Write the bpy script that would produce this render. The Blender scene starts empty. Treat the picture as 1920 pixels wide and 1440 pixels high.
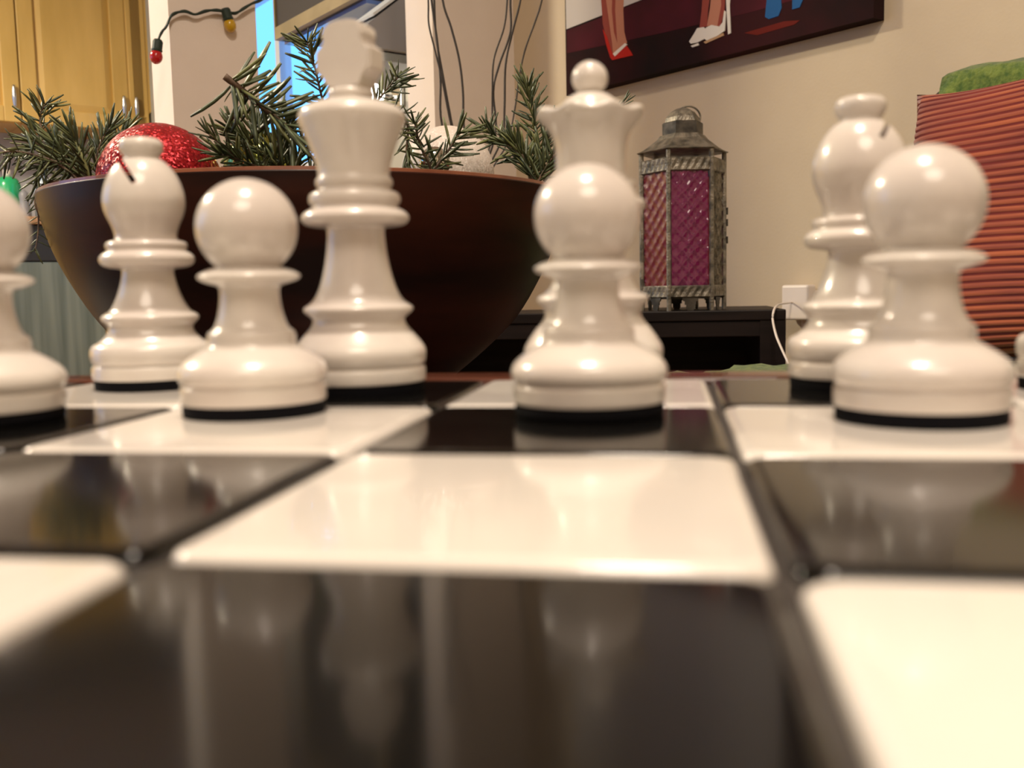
import bpy, bmesh, math, random
from mathutils import Vector, Matrix
random.seed(7)
PI = math.pi
scene = bpy.context.scene
col = scene.collection

# ------------------------------------------------------------------ camera
F = 1818.7; PIT = .09737; ROL = -.02063; BYAW = -.1627      # fitted on the board's grid
S = 0.055                                                   # one chess square, metres
BCX, BCY, BH = .83351, -1.4187, .41611                      # camera over the board, in squares
CZ = 0.52
FW = Vector((0, math.cos(PIT), -math.sin(PIT))); R0 = Vector((1, 0, 0)); U0 = R0.cross(FW)
RV = R0*math.cos(ROL)+U0*math.sin(ROL); UV = U0*math.cos(ROL)-R0*math.sin(ROL)
cd = bpy.data.cameras.new('camera'); cam = bpy.data.objects.new('camera', cd); col.objects.link(cam)
m3 = Matrix((RV, UV, -FW)).transposed()
cam.matrix_world = Matrix.Translation((0, 0, CZ)) @ m3.to_4x4()
cd.sensor_fit = 'HORIZONTAL'; cd.sensor_width = 36; cd.lens = 36*F/1920
cd.clip_start = .005; cd.clip_end = 60
cd.dof.use_dof = True; cd.dof.focus_distance = .78; cd.dof.aperture_fstop = cd.lens/1.75
scene.camera = cam

# ------------------------------------------------------------------ light
w = bpy.data.worlds.new('dusk_sky'); scene.world = w; w.use_nodes = True
wb = w.node_tree.nodes['Background']; wb.inputs[0].default_value = (.13, .43, 1.0, 1); wb.inputs[1].default_value = 1.6
RA = math.radians(37)
VX = Vector((math.cos(RA), math.sin(RA), 0)); UX = Vector((-math.sin(RA), math.cos(RA), 0))
def RM(v, u, z=0): p = VX*v+UX*u; return Vector((p.x, p.y, z))
def area(name, loc, size, power, color):
    l = bpy.data.lights.new(name, 'AREA'); l.shape = 'DISK'; l.size = size; l.energy = power; l.color = color
    o = bpy.data.objects.new(name, l); col.objects.link(o); o.location = loc; return o
WARM = (1, .85, .69)
area('ceiling_light_over_table', (.0, .0, 2.52), .32, 30, WARM)
area('fill_light_room', RM(-.9, -1.3, 2.52), 1.4, 30, WARM)  # unseen warm disc behind the camera, added as fill
area('ceiling_light_kitchen', RM(-.9, 3.6, 2.52), .4, 125, (1, .86, .62))
vs = scene.view_settings
vs.view_transform = 'Standard'; vs.look = 'None'; vs.gamma = 1; vs.use_curve_mapping = False; vs.exposure = .45

# ------------------------------------------------------------------ pixel helpers
def ray(x, y): 
    d = FW+RV*((x-960)/F)+UV*((720-y)/F); return d/d.y
C0 = Vector((0, 0, CZ))
def at(x, y, Y): return C0+ray(x, y)*Y
def on_v(x, y, v): r = ray(x, y); return C0+r*(v/r.dot(VX))      # on a plane parallel to the right wall
def on_u(x, y, u): r = ray(x, y); return C0+r*(u/r.dot(UX))      # on a plane parallel to the partition
def on_z(x, y, z): r = ray(x, y); return C0+r*((z-CZ)/r.z)
def vu(p): return (p.dot(VX), p.dot(UX), p.z)
def pxd(x, Y, z):                                                # world X for pixel column x at depth Y, height z rel. camera
    k = (x-960)/F
    return (k*(Y*FW.y+z*FW.z)-Y*RV.y-z*RV.z)/(RV.x-k*FW.x)

# ------------------------------------------------------------------ materials
def mat(name, color, rough=.5, metal=0, coat=0, spec=.5, trans=0, emit=None, estr=0, sheen=0, ior=None):
    m = bpy.data.materials.new(name); m.use_nodes = True
    b = m.node_tree.nodes['Principled BSDF']
    b.inputs['Base Color'].default_value = (*color, 1); b.inputs['Roughness'].default_value = rough
    b.inputs['Metallic'].default_value = metal; b.inputs['Coat Weight'].default_value = coat
    b.inputs['Specular IOR Level'].default_value = spec; b.inputs['Transmission Weight'].default_value = trans
    b.inputs['Sheen Weight'].default_value = sheen
    if ior: b.inputs['IOR'].default_value = ior
    if emit: b.inputs['Emission Color'].default_value = (*emit, 1); b.inputs['Emission Strength'].default_value = estr
    return m
def nodes(m): nt = m.node_tree; return nt, nt.nodes['Principled BSDF']
def add(nt, t, **kw):
    n = nt.nodes.new(t)
    for k, v in kw.items():
        if k in n.inputs: n.inputs[k].default_value = v
        else: setattr(n, k, v)
    return n
def noise_color(m, c1, c2, scale=8, detail=4, p0=.35, p1=.65, stretch=None, bump=0, bscale=None, coord='Object'):
    nt, b = nodes(m)
    tc = add(nt, 'ShaderNodeTexCoord'); src = tc.outputs[coord]
    if stretch:
        mp = add(nt, 'ShaderNodeMapping'); mp.inputs['Scale'].default_value = stretch; nt.links.new(src, mp.inputs[0]); src = mp.outputs[0]
    n = add(nt, 'ShaderNodeTexNoise', Scale=scale, Detail=detail); nt.links.new(src, n.inputs['Vector'])
    r = add(nt, 'ShaderNodeValToRGB'); e = r.color_ramp.elements
    e[0].position = p0; e[0].color = (*c1, 1); e[1].position = p1; e[1].color = (*c2, 1)
    nt.links.new(n.outputs['Fac'], r.inputs[0]); nt.links.new(r.outputs[0], b.inputs['Base Color'])
    if bump:
        n2 = add(nt, 'ShaderNodeTexNoise', Scale=bscale or scale*4, Detail=3); nt.links.new(src, n2.inputs['Vector'])
        bp = add(nt, 'ShaderNodeBump', Strength=bump, Distance=.002); nt.links.new(n2.outputs['Fac'], bp.inputs['Height']); nt.links.new(bp.outputs[0], b.inputs['Normal'])
    return m
M = {}
M['white_lacquer'] = noise_color(mat('white_lacquer', (.8, .77, .7), .26, coat=.5), (.68, .615, .57), (.76, .715, .66), 38, 4, .38, .6)
M['felt'] = mat('black_felt', (.006, .006, .008), .95, spec=.1)
M['tile_white'] = noise_color(mat('tile_white', (.8, .76, .7), .12, coat=.3), (.74, .69, .64), (.78, .735, .68), 30, 3)
M['tile_black'] = noise_color(mat('tile_black', (.01, .01, .01), .10, spec=.30), (.003, .003, .003), (.006, .0055, .005), 30, 3)
M['grout'] = mat('dark_grout', (.035, .028, .025), .7)
M['mahogany'] = noise_color(mat('mahogany', (.08, .02, .01), .25, coat=.4), (.045, .010, .006), (.12, .03, .014), 6, 5, stretch=(2, 30, 30))
M['bowl_wood'] = noise_color(mat('bowl_wood', (.03, .008, .005), .42, coat=.04, spec=.22), (.010, .0030, .0025), (.070, .016, .008), 5, 5, .38, .75, stretch=(1, 1, 5))
M['rim_wood'] = noise_color(mat('rim_wood', (.2, .06, .03), .35, coat=.3), (.14, .04, .02), (.26, .085, .04), 30, 3)
M['table'] = noise_color(mat('table_wood', (.05, .02, .012), .35, coat=.2), (.03, .012, .008), (.07, .03, .018), 6, 5, stretch=(1, 14, 14))
M['wall'] = noise_color(mat('wall_paint', (.5, .42, .3), .75), (.60, .50, .365), (.62, .52, .38), 12, 4, bump=.15, bscale=160)
M['wall_pale'] = noise_color(mat('pale_paint', (.6, .55, .46), .75), (.80, .71, .64), (.82, .73, .66), 12, 4, bump=.15, bscale=160)
M['wall_kitchen'] = noise_color(mat('kitchen_paint', (.4, .38, .3), .75), (.42, .40, .33), (.45, .43, .36), 8, 3)
M['ceiling'] = noise_color(mat('ceiling_paint', (.8, .78, .74), .9), (.76, .72, .66), (.80, .76, .70), 20, 3)
M['floor'] = noise_color(mat('floor_wood', (.2, .1, .05), .35), (.15, .075, .035), (.26, .14, .07), 4, 5, stretch=(1, 12, 1))
M['maple'] = noise_color(mat('maple', (.6, .4, .16), .4, coat=.2), (.58, .38, .10), (.74, .50, .16), 3, 5, .3, .7, stretch=(3, 3, .6))
M['steel'] = noise_color(mat('steel', (.45, .5, .5), .35, metal=.8), (.36, .42, .42), (.48, .53, .52), 3, 3, stretch=(20, 1, 1))
M['steel_dull'] = noise_color(mat('steel_dull', (.2, .24, .24), .38, metal=.6), (.15, .19, .19), (.27, .32, .31), 3, 3, stretch=(7, 1, .3))
M['tan_wood'] = noise_color(mat('tan_wood', (.3, .24, .12), .5), (.24, .19, .10), (.34, .27, .15), 6, 3)
M['dark'] = mat('dark_plastic', (.02, .022, .03), .35)
M['nickel'] = mat('nickel', (.6, .6, .6), .25, metal=1)
M['counter'] = noise_color(mat('counter', (.45, .25, .14), .35), (.35, .19, .1), (.55, .32, .18), 40, 3)
M['backsplash'] = noise_color(mat('backsplash', (.4, .4, .42), .5), (.36, .36, .38), (.45, .45, .47), 10, 3)
M['blackwood'] = noise_color(mat('blackwood', (.012, .008, .007), .5, spec=.2), (.006, .004, .004), (.016, .010, .009), 5, 4, stretch=(1, 10, 10))
M['tin'] = noise_color(mat('aged_tin', (.2, .18, .14), .45, metal=.7), (.10, .095, .08), (.30, .27, .22), 60, 4, bump=.5, bscale=300)
M['tin_dark'] = noise_color(mat('dark_tin', (.06, .055, .05), .5, metal=.6), (.03, .028, .025), (.10, .09, .075), 60, 4)
def glassy(n, c): return mat(n, c, .06, trans=.5, coat=.8, ior=1.45)
M['glass_purple'] = glassy('purple_glass', (.26, .025, .14)); M['glass_red'] = mat('red_glass', (.16, .003, .012), .35, trans=.4, coat=.0, spec=.2, ior=1.3)
M['needle'] = mat('fir_needle', (.05, .08, .03), .45)
nt, b = nodes(M['needle'])
oi = add(nt, 'ShaderNodeObjectInfo'); rp = add(nt, 'ShaderNodeValToRGB')
el = rp.color_ramp.elements; el[0].color = (.045, .062, .032, 1); el[1].color = (.17, .185, .065, 1)
e2 = el.new(.6); e2.color = (.085, .11, .05, 1)
nt.links.new(oi.outputs['Random'], rp.inputs[0]); nt.links.new(rp.outputs[0], b.inputs['Base Color'])
M['needle_bed'] = noise_color(mat('needle_bed', (.06, .08, .04), .5), (.04, .055, .03), (.12, .14, .06), 90, 3)
M['twig'] = noise_color(mat('twig_bark', (.08, .05, .03), .7), (.06, .035, .025), (.16, .10, .06), 120, 3)
M['twig_green'] = mat('green_twig', (.22, .23, .09), .6)
M['branch'] = mat('dark_branch', (.035, .028, .025), .6)
def glitter(name, c1, c2, rough=.35, metal=.4, jit=.8):
    m = mat(name, c1, rough, metal=metal, coat=.2); nt, b = nodes(m)
    tc = add(nt, 'ShaderNodeTexCoord'); v = add(nt, 'ShaderNodeTexVoronoi', Scale=900.0); nt.links.new(tc.outputs['Object'], v.inputs['Vector'])
    mx = add(nt, 'ShaderNodeMix'); mx.data_type = 'RGBA'; mx.inputs[6].default_value = (*c1, 1); mx.inputs[7].default_value = (*c2, 1)
    sp = add(nt, 'ShaderNodeSeparateColor'); nt.links.new(v.outputs['Color'], sp.inputs[0])
    pw = add(nt, 'ShaderNodeMath', operation='POWER'); pw.inputs[1].default_value = 6; nt.links.new(sp.outputs[0], pw.inputs[0])
    nt.links.new(pw.outputs[0], mx.inputs[0]); nt.links.new(mx.outputs[2], b.inputs['Base Color'])
    # every flake has its own tilt
    sub = add(nt, 'ShaderNodeVectorMath', operation='SUBTRACT'); sub.inputs[1].default_value = (.5, .5, .5); nt.links.new(v.outputs['Color'], sub.inputs[0])
    sc = add(nt, 'ShaderNodeVectorMath', operation='SCALE'); sc.inputs[3].default_value = jit; nt.links.new(sub.outputs[0], sc.inputs[0])
    ge = add(nt, 'ShaderNodeNewGeometry'); ad = add(nt, 'ShaderNodeVectorMath', operation='ADD'); nt.links.new(ge.outputs['Normal'], ad.inputs[0]); nt.links.new(sc.outputs[0], ad.inputs[1])
    no = add(nt, 'ShaderNodeVectorMath', operation='NORMALIZE'); nt.links.new(ad.outputs[0], no.inputs[0]); nt.links.new(no.outputs[0], b.inputs['Normal'])
    return m
M['glitter_red'] = glitter('red_glitter', (.30, .003, .010), (.7, .03, .03), .42, .55)
M['glitter_white'] = glitter('white_glitter', (.66, .58, .52), (.85, .8, .75), .5, 0, .22)
M['green_gold'] = mat('green_gold', (.35, .38, .10), .15, metal=1)
M['silver'] = mat('silver', (.8, .8, .8), .08, metal=1)
# ribbed orange cloth: ribs are modelled, thread colour is noise
M['orange_rib'] = noise_color(mat('orange_rib', (.5, .12, .04), .8, sheen=.3), (.20, .030, .017), (.36, .080, .025), 9, 4, stretch=(1, 1, 14))
M['orange_groove'] = noise_color(mat('orange_groove', (.2, .02, .02), .9), (.10, .010, .012), (.19, .024, .02), 12, 3)
M['green_plush'] = noise_color(mat('green_plush', (.2, .3, .07), .95, sheen=.5), (.12, .23, .05), (.33, .44, .10), 110, 4, bump=1, bscale=220)
M['sofa'] = noise_color(mat('sofa_leather', (.03, .018, .012), .5), (.022, .013, .010), (.04, .024, .017), 30, 3)
M['white_plastic'] = mat('white_plastic', (.8, .72, .66), .35)
M['green_cable'] = mat('green_cable', (.012, .03, .022), .5)
M['bulb_red'] = mat('bulb_red', (.5, .008, .015), .2, coat=.5); M['bulb_yellow'] = mat('bulb_yellow', (.55, .33, .01), .2, coat=.5)
M['window_frame'] = mat('window_frame', (.62, .66, .70), .5)
M['pane'] = mat('pane', (1, 1, 1), .0, trans=1, ior=1.01, spec=.1)
M['lamp_glow'] = mat('lamp_glow', (1, 1, 1), .4, emit=(1, .95, .85), estr=6)
M['green_bottle'] = mat('green_bottle', (.02, .42, .16), .25, coat=.3)
M['blue_white'] = mat('pale_blue_ceramic', (.55, .66, .78), .3)
M['ceramic'] = mat('grey_ceramic', (.25, .25, .27), .4)
M['blue_lit_underside'] = mat('blue_lit_underside', (.10, .20, .55), .2, coat=.5)  # blue window light on a pale underside, put into the colour
def paint(n, c): return mat(n, c, .8, spec=.15)
P = dict(dark=noise_color(mat('canvas_dark', (.02, .01, .01), .85, spec=.12), (.008, .007, .007), (.035, .008, .010), 4, 4), maroon=noise_color(mat('canvas_maroon', (.05, .01, .015), .85, spec=.12), (.030, .010, .011), (.075, .012, .020), 5, 3), pale=paint('canvas_pale', (.55, .52, .50)), skin=paint('canvas_skin', (.46, .20, .13)),
         skin2=paint('canvas_skin_shade', (.27, .06, .045)), red=paint('canvas_red', (.45, .022, .015)), white=paint('canvas_white', (.72, .68, .62)), blue=paint('canvas_blue', (.02, .10, .28)), tan=paint('canvas_tan', (.45, .28, .16)), rust=paint('canvas_rust', (.12, .012, .008)))

# ------------------------------------------------------------------ mesh helpers
def mesh_obj(name, bm, m, parent=None, smooth=False, loc=None, rotz=0):
    me = bpy.data.meshes.new(name); bmesh.ops.recalc_face_normals(bm, faces=bm.faces); bm.to_mesh(me); bm.free()
    if smooth:
        for p in me.polygons: p.use_smooth = True
    for mm in (m if isinstance(m, (list, tuple)) else [m]): me.materials.append(mm)
    o = bpy.data.objects.new(name, me); col.objects.link(o)
    if parent: o.parent = parent
    if loc is not None: o.location = loc
    o.rotation_euler.z = rotz
    return o
def tag(o, label, cat, group=None):
    o['label'] = label; o['category'] = cat
    if group: o['group'] = group
    return o
def thing(name, label, cat, loc=(0, 0, 0), rotz=0, group=None):
    o = bpy.data.objects.new(name, None); col.objects.link(o); o.location = loc; o.rotation_euler.z = rotz; o.empty_display_size = .02
    return tag(o, label, cat, group)
def struct(o): o['kind'] = 'structure'; return o
def box(bm, x0, x1, y0, y1, z0, z1, bev=0, seg=2):
    r = bmesh.ops.create_cube(bm, size=1); vs_ = r['verts']
    for v in vs_: v.co = Vector(((x0+x1)/2+v.co.x*(x1-x0), (y0+y1)/2+v.co.y*(y1-y0), (z0+z1)/2+v.co.z*(z1-z0)))
    if bev:
        es = list({e for v in vs_ for e in v.link_edges})
        bmesh.ops.bevel(bm, geom=es, offset=bev, segments=seg, affect='EDGES', profile=.5)
    return bm
def bx(*a, **k): return box(bmesh.new(), *a, **k)
def chaikin(p, n=1):
    for _ in range(n):
        q = [p[0]]
        for a, b in zip(p[:-1], p[1:]):
            q.append((a[0]*.75+b[0]*.25, a[1]*.75+b[1]*.25)); q.append((a[0]*.25+b[0]*.75, a[1]*.25+b[1]*.75))
        q.append(p[-1]); p = q
    return p
def lathe(bm, prof, seg=56, rmod=None):
    rings = []
    for (r, z) in prof:
        if r < 1e-6: rings.append([bm.verts.new((0, 0, z))])
        else:
            ring = []
            for k in range(seg):
                a = 2*PI*k/seg; rr, zz = (r, z) if rmod is None else rmod(r, z, a)
                ring.append(bm.verts.new((rr*math.cos(a), rr*math.sin(a), zz)))
            rings.append(ring)
    for A, B in zip(rings[:-1], rings[1:]):
        for k in range(seg):
            k2 = (k+1) % seg
            if len(A) == 1 and len(B) == 1: break
            if len(A) == 1: bm.faces.new((A[0], B[k2], B[k]))
            elif len(B) == 1: bm.faces.new((A[k], A[k2], B[0]))
            else: bm.faces.new((A[k], A[k2], B[k2], B[k]))
    return bm
def tube(bm, pts, rad, seg=8):
    """swept tube through pts; rad number or list"""
    n = len(pts); pts = [Vector(p) for p in pts]; rings = []
    up = Vector((.31, .17, .93)).normalized()
    for i, p in enumerate(pts):
        t = (pts[min(i+1, n-1)]-pts[max(i-1, 0)]).normalized()
        a = t.cross(up)
        if a.length < .05: a = t.cross(Vector((1, 0, 0)))
        a.normalize(); b_ = t.cross(a); r = rad[i] if isinstance(rad, (list, tuple)) else rad
        rings.append([bm.verts.new(p+(a*math.cos(2*PI*k/seg)+b_*math.sin(2*PI*k/seg))*r) for k in range(seg)])
    for A, B in zip(rings[:-1], rings[1:]):
        for k in range(seg): bm.faces.new((A[k], A[(k+1) % seg], B[(k+1) % seg], B[k]))
    bm.faces.new(rings[0][::-1]); bm.faces.new(rings[-1])
    return bm
def spline(pts, n=6):
    out = []; P_ = [Vector(p) for p in pts]; P_ = [P_[0]*2-P_[1]]+P_+[P_[-1]*2-P_[-2]]
    for i in range(1, len(P_)-2):
        a, b, c, d = P_[i-1:i+3]
        for k in range(n):
            t = k/n
            out.append(.5*((2*b)+(c-a)*t+(2*a-5*b+4*c-d)*t*t+(3*b-a-3*c+d)*t**3))
    out.append(P_[-2]); return out
def prism(bm, outline, y0, y1):
    """outline of (x,z) extruded along y"""
    A = [bm.verts.new((x, y0, z)) for x, z in outline]; B = [bm.verts.new((x, y1, z)) for x, z in outline]
    n = len(A); fa = bm.faces.new(A); fb = bm.faces.new(B[::-1])
    for k in range(n): bm.faces.new((A[k], B[k], B[(k+1) % n], A[(k+1) % n]))
    return bm

# ================================================================== SETTING
V_R, U_F, V_L, U_B, ZC = 1.65, 5.64, -2.6, -2.6, 2.6
U_P, T_P = 2.15, .13
struct(mesh_obj('floor', bx(V_L-.1, V_R+.1, U_B-.1, U_F+.1, -.1, 0), M['floor'], rotz=RA))
struct(mesh_obj('ceiling', bx(V_L-.1, V_R+.1, U_B-.1, U_F+.1, ZC, ZC+.1), M['ceiling'], rotz=RA))
def wall_with_hole(name, m, axis, c0, c1, a0, a1, h0, h1, z0, z1):
    bm = bmesh.new()
    def seg(a, b, za, zb):
        if b-a < 1e-4 or zb-za < 1e-4: return
        if axis == 'v': box(bm, c0, c1, a, b, za, zb)
        else: box(bm, a, b, c0, c1, za, zb)
    seg(a0, h0, 0, ZC); seg(h1, a1, 0, ZC); seg(h0, h1, 0, z0); seg(h0, h1, z1, ZC)
    return struct(mesh_obj(name, bm, m, rotz=RA))
wl0 = on_v(430, 330, V_R); wl1 = on_v(625, 250, V_R)
W0, W1 = vu(wl1)[1], vu(wl0)[1]; WZ0, WZ1 = .98, 1.78
struct(mesh_obj('wall_right', bx(V_R, V_R+.1, U_B-.1, U_P+T_P, 0, ZC), M['wall'], rotz=RA))
wall_with_hole('wall_kitchen_right', M['wall_kitchen'], 'v', V_R, V_R+.1, U_P+T_P, U_F+.1, W0, W1, WZ0, WZ1)
wall_with_hole('wall_left', M['wall_kitchen'], 'v', V_L-.1, V_L, U_B-.1, U_F+.1, 2.5, 5.0, .50, 2.25)
struct(mesh_obj('wall_far', bx(V_L, V_R, U_F, U_F+.1, 0, ZC), M['wall_kitchen'], rotz=RA))
struct(mesh_obj('wall_back', bx(V_L, V_R, U_B-.1, U_B, 0, ZC), M['wall'], rotz=RA))
def window(name, v, u0, u1, z0, z1, mull=1):
    t = struct(bpy.data.objects.new(name, None)); col.objects.link(t); t.rotation_euler.z = RA
    bm = bmesh.new(); f = .045
    for a in [(u0, u0+f, z0, z1), (u1-f, u1, z0, z1), (u0+f, u1-f, z0, z0+f), (u0+f, u1-f, z1-f, z1)]: box(bm, v+.02, v+.08, *a)
    for k in range(mull):
        c = u0+(u1-u0)*(k+1)/(mull+1); box(bm, v+.025, v+.075, c-.02, c+.02, z0+f, z1-f)
    mesh_obj('window_frame', bm, M['window_frame'], t)
    for k in range(mull+1):
        a = u0+(u1-u0)*k/(mull+1); c = u0+(u1-u0)*(k+1)/(mull+1)
        mesh_obj('window_pane', bx(v+.048, v+.052, a+.03, c-.03, z0+.03, z1-.03), M['pane'], t)
window('window_1', V_R, W0, W1, WZ0, WZ1, 1)
window('window_2', V_L-.1, 2.5, 5.0, .50, 2.25, 2)
# partition between living room and kitchen: two piers and a header
def vpx(x): return vu(on_u(x, 200, U_P))[0]
p1a, p1b, p2a = vpx(325), vpx(487), vpx(815)
struct(mesh_obj('wall_pier_1', bx(p1a, p1b, U_P, U_P+T_P, 0, 2.15), M['wall_pale'], rotz=RA))
struct(mesh_obj('wall_pier_2', bx(p2a, V_R, U_P, U_P+T_P, 0, 2.15), M['wall_pale'], rotz=RA))
struct(mesh_obj('wall_header', bx(V_L, V_R, U_P, U_P+T_P, 2.15, ZC), M['wall_pale'], rotz=RA))
struct(mesh_obj('baseboard_right', bx(V_R-.012, V_R, U_B, U_P, 0, .09), M['wall_pale'], rotz=RA))

# ================================================================== COFFEE TABLE AND BOARD
ZT = CZ-.080; ZB = CZ-BH*S
cB, sB = math.cos(BYAW), math.sin(BYAW)
def b2w(i, j, z=0):
    X = (i-BCX)*S; Y = (j-BCY)*S
    return Vector((X*cB-Y*sB, X*sB+Y*cB, ZB+z))
t = thing('coffee_table', 'dark wooden coffee table carrying the chessboard and the bowl', 'table', (0, 0, 0), BYAW)
mesh_obj('table_top', bx(-.62, .24, -.42, .86, ZT-.035, ZT, bev=.004), M['table'], t)
mesh_obj('apron', bx(-.55, .17, -.35, .79, ZT-.09, ZT-.035), M['table'], t)
for x in (-.57, .19):
    for y in (-.37, .81): mesh_obj('leg', bx(x-.03, x+.03, y-.03, y+.03, 0, ZT-.035, bev=.003), M['table'], t)

board = thing('chessboard', 'chessboard of glossy black and white tiles in a mahogany frame', 'chessboard', b2w(0, 0), BYAW)
th = ZB-ZT
mesh_obj('board_body', bx(-4.3*S, 4.3*S, -5.3*S, 3.3*S, -th, -.0035), M['mahogany'], board)
mesh_obj('grout_bed', bx(-4*S, 4*S, -5*S, 3*S, -.0034, -.0014), M['grout'], board)
FWD = .30*S
for a in [(-4*S-FWD, 4*S+FWD, 3*S+.0006, 3*S+FWD), (-4*S-FWD, 4*S+FWD, -5*S-FWD, -5*S-.0006)]:
    mesh_obj('frame_rail', bx(a[0], a[1], a[2], a[3], -.0035, .0004, bev=.0012), M['mahogany'], board)
for a in [(-4*S-FWD, -4*S-.0006), (4*S+.0006, 4*S+FWD)]:
    mesh_obj('frame_rail', bx(a[0], a[1], -5*S, 3*S, -.0035, .0004, bev=.0012), M['mahogany'], board)
def tile_mesh(name, m):
    bm = bmesh.new(); n = 6; hw = .489*S; rc = .055*S
    def ring(inset, z):
        vs_ = []; h_ = hw-inset; r = max(rc-inset*.5, .0005)
        for q in range(4):
            cx = (h_-r)*(1 if q in (0, 3) else -1); cy = (h_-r)*(1 if q in (0, 1) else -1)
            for k in range(n+1):
                a = PI/2*(q+k/n); vs_.append(bm.verts.new((cx+r*math.cos(a), cy+r*math.sin(a), z)))
        return vs_
    R_ = [ring(0, -.0030), ring(0, -.0011), ring(.0003, -.00045), ring(.0009, -.0001), ring(.0018, 0)]
    for A, B in zip(R_[:-1], R_[1:]):
        for k in range(len(A)): bm.faces.new((A[k], A[(k+1) % len(A)], B[(k+1) % len(A)], B[k]))
    bm.faces.new(R_[-1])
    me = bpy.data.meshes.new(name); bmesh.ops.recalc_face_normals(bm, faces=bm.faces); bm.to_mesh(me); bm.free(); me.materials.append(m)
    for p in me.polygons[:-1]: p.use_smooth = True
    return me
tw, tb = tile_mesh('white_tile', M['tile_white']), tile_mesh('black_tile', M['tile_black'])
for i in range(-4, 4):
    for j in range(-5, 3):
        o = bpy.data.objects.new('tile', tw if (i+j) % 2 == 0 else tb); col.objects.link(o); o.parent = board
        o.location = ((i+.5)*S, (j+.5)*S, 0)

# ================================================================== CHESS PIECES (profiles in squares)
def arc(cz, r, a0, a1, n): return [(r*math.cos(a0+(a1-a0)*k/n), cz+r*math.sin(a0+(a1-a0)*k/n)) for k in range(n+1)]
ZQ = 1.0
def scale(p): return [(r*S, z*S*(1 if z < .2 else 1)*ZQ) for r, z in p]
def base_prof(R, zl, rl, zb):
    """band, groove, bulge and ledge shared by the big pieces"""
    return [(0, .046), (R*.985, .046), (R, .056), (R, .10), (R*.985, .110), (R*.94, .116), (R*.985, .122), (R*1.01, .15), (R*1.01, .18), (R*.97, .205), (R*.84, zb-.05),
            (R*.73, zb-.015), (R*.69, zb+.01), (R*.72, zl-.035), (rl, zl-.012), (rl, zl+.004), (rl*.93, zl+.016)]
PAWN = [(0, .044), (.247, .044), (.25, .052), (.25, .098), (.246, .105), (.236, .110), (.246, .115), (.256, .132), (.256, .152), (.248, .175), (.222, .20), (.185, .224), (.16, .24), (.15, .25), (.151, .28), (.147, .292), (.13, .302), (.116, .33), (.104, .38), (.10, .43), (.103, .455),
        (.135, .462), (.166, .474), (.175, .484), (.174, .492), (.15, .506), (.115, .517)]+arc(.656, .172, -.92, PI/2, 22)[0:]
PAWN[-1] = (0, PAWN[-1][1])
KING = base_prof(.272, .362, .226, .30)+[(.19, .392), (.165, .43), (.145, .49), (.13, .56), (.12, .63), (.117, .69), (.122, .706), (.165, .708), (.205, .716), (.221, .735), (.221, .752), (.205, .772), (.175, .786), (.175, .797), (.187, .808), (.188, .834), (.178, .85), (.15, .86),
        (.149, .870), (.158, .882), (.158, .905), (.147, .915), (.146, .93), (.153, .975), (.170, 1.03), (.193, 1.09), (.213, 1.135), (.219, 1.16), (.213, 1.185), (.19, 1.205), (.14, 1.225), (.10, 1.235), (.084, 1.24), (.092, 1.248), (.096, 1.262), (.09, 1.276), (.072, 1.282), (0, 1.283)]
QUEEN = base_prof(.274, .385, .222, .31)+[(.185, .41), (.16, .45), (.14, .51), (.127, .58), (.118, .66), (.117, .705), (.125, .72), (.165, .722), (.205, .735), (.214, .752), (.213, .768), (.195, .785), (.168, .797), (.168, .808), (.178, .818), (.178, .842), (.168, .855), (.14, .862),
        (.139, .90), (.137, .95), (.141, 1.0), (.152, 1.04), (.175, 1.075), (.200, 1.10), (.211, 1.116), (.208, 1.132), (.185, 1.137), (.15, 1.132), (.122, 1.140), (.112, 1.158), (.095, 1.180), (.07, 1.198), (.045, 1.206), (0, 1.208)]
BISH = base_prof(.265, .332, .213, .27)+[(.175, .36), (.152, .40), (.132, .45), (.118, .50), (.111, .545), (.118, .556), (.165, .56), (.198, .573), (.207, .592), (.206, .610), (.19, .628), (.172, .636), (.172, .648), (.178, .656), (.177, .672), (.165, .682), (.138, .688),
        (.134, .70), (.136, .725), (.150, .765), (.169, .805), (.179, .85), (.178, .89), (.167, .94), (.146, .99), (.117, 1.03), (.089, 1.055), (.074, 1.064), (.077, 1.074), (.091, 1.09), (.096, 1.11), (.095, 1.13), (.086, 1.146), (.06, 1.156), (0, 1.158)]
def body_mesh(prof, rmod=None): return lathe(bmesh.new(), scale(chaikin(prof, 2)), 64, rmod)
def as_mesh(name, bm):
    me = bpy.data.meshes.new(name); bmesh.ops.recalc_face_normals(bm, faces=bm.faces); bm.to_mesh(me); bm.free()
    for p in me.polygons: p.use_smooth = True
    return me
def felt_mesh(R): return lathe(bmesh.new(), scale([(0, 0), (R, 0), (R+.003, .02), (R, .047), (0, .047)]), 48)
def piece(name, label, px, depth, group, rotz=0):
    X = pxd(px, depth*S, -BH*S)
    return thing(name, label, 'chess piece', (X, depth*S, ZB), rotz, group)
G = 'white chess pieces on the board'
ZQ = .985
pawn_me = as_mesh('pawn_body', body_mesh(PAWN)); pawn_me.materials.append(M['white_lacquer'])
felt_me = as_mesh('felt', felt_mesh(.243)); felt_me.materials.append(M['felt'])
for px, d, lb in [(1724, 2.90, 'white pawn standing on a white tile in front of the orange cushion'), (1105, 3.18, 'white pawn standing on a black tile in front of the queen'),
                  (479, 3.40, 'white pawn standing on a white tile between bishop and king'), (-22, 3.30, 'white pawn on a black tile beside the bishop with the see-through slit')]:
    t = piece('pawn', lb, px, d, G, random.random()*6)
    for n, me in (('body', pawn_me), ('felt_pad', felt_me)):
        o = bpy.data.objects.new(n, me); col.objects.link(o); o.parent = t
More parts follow.
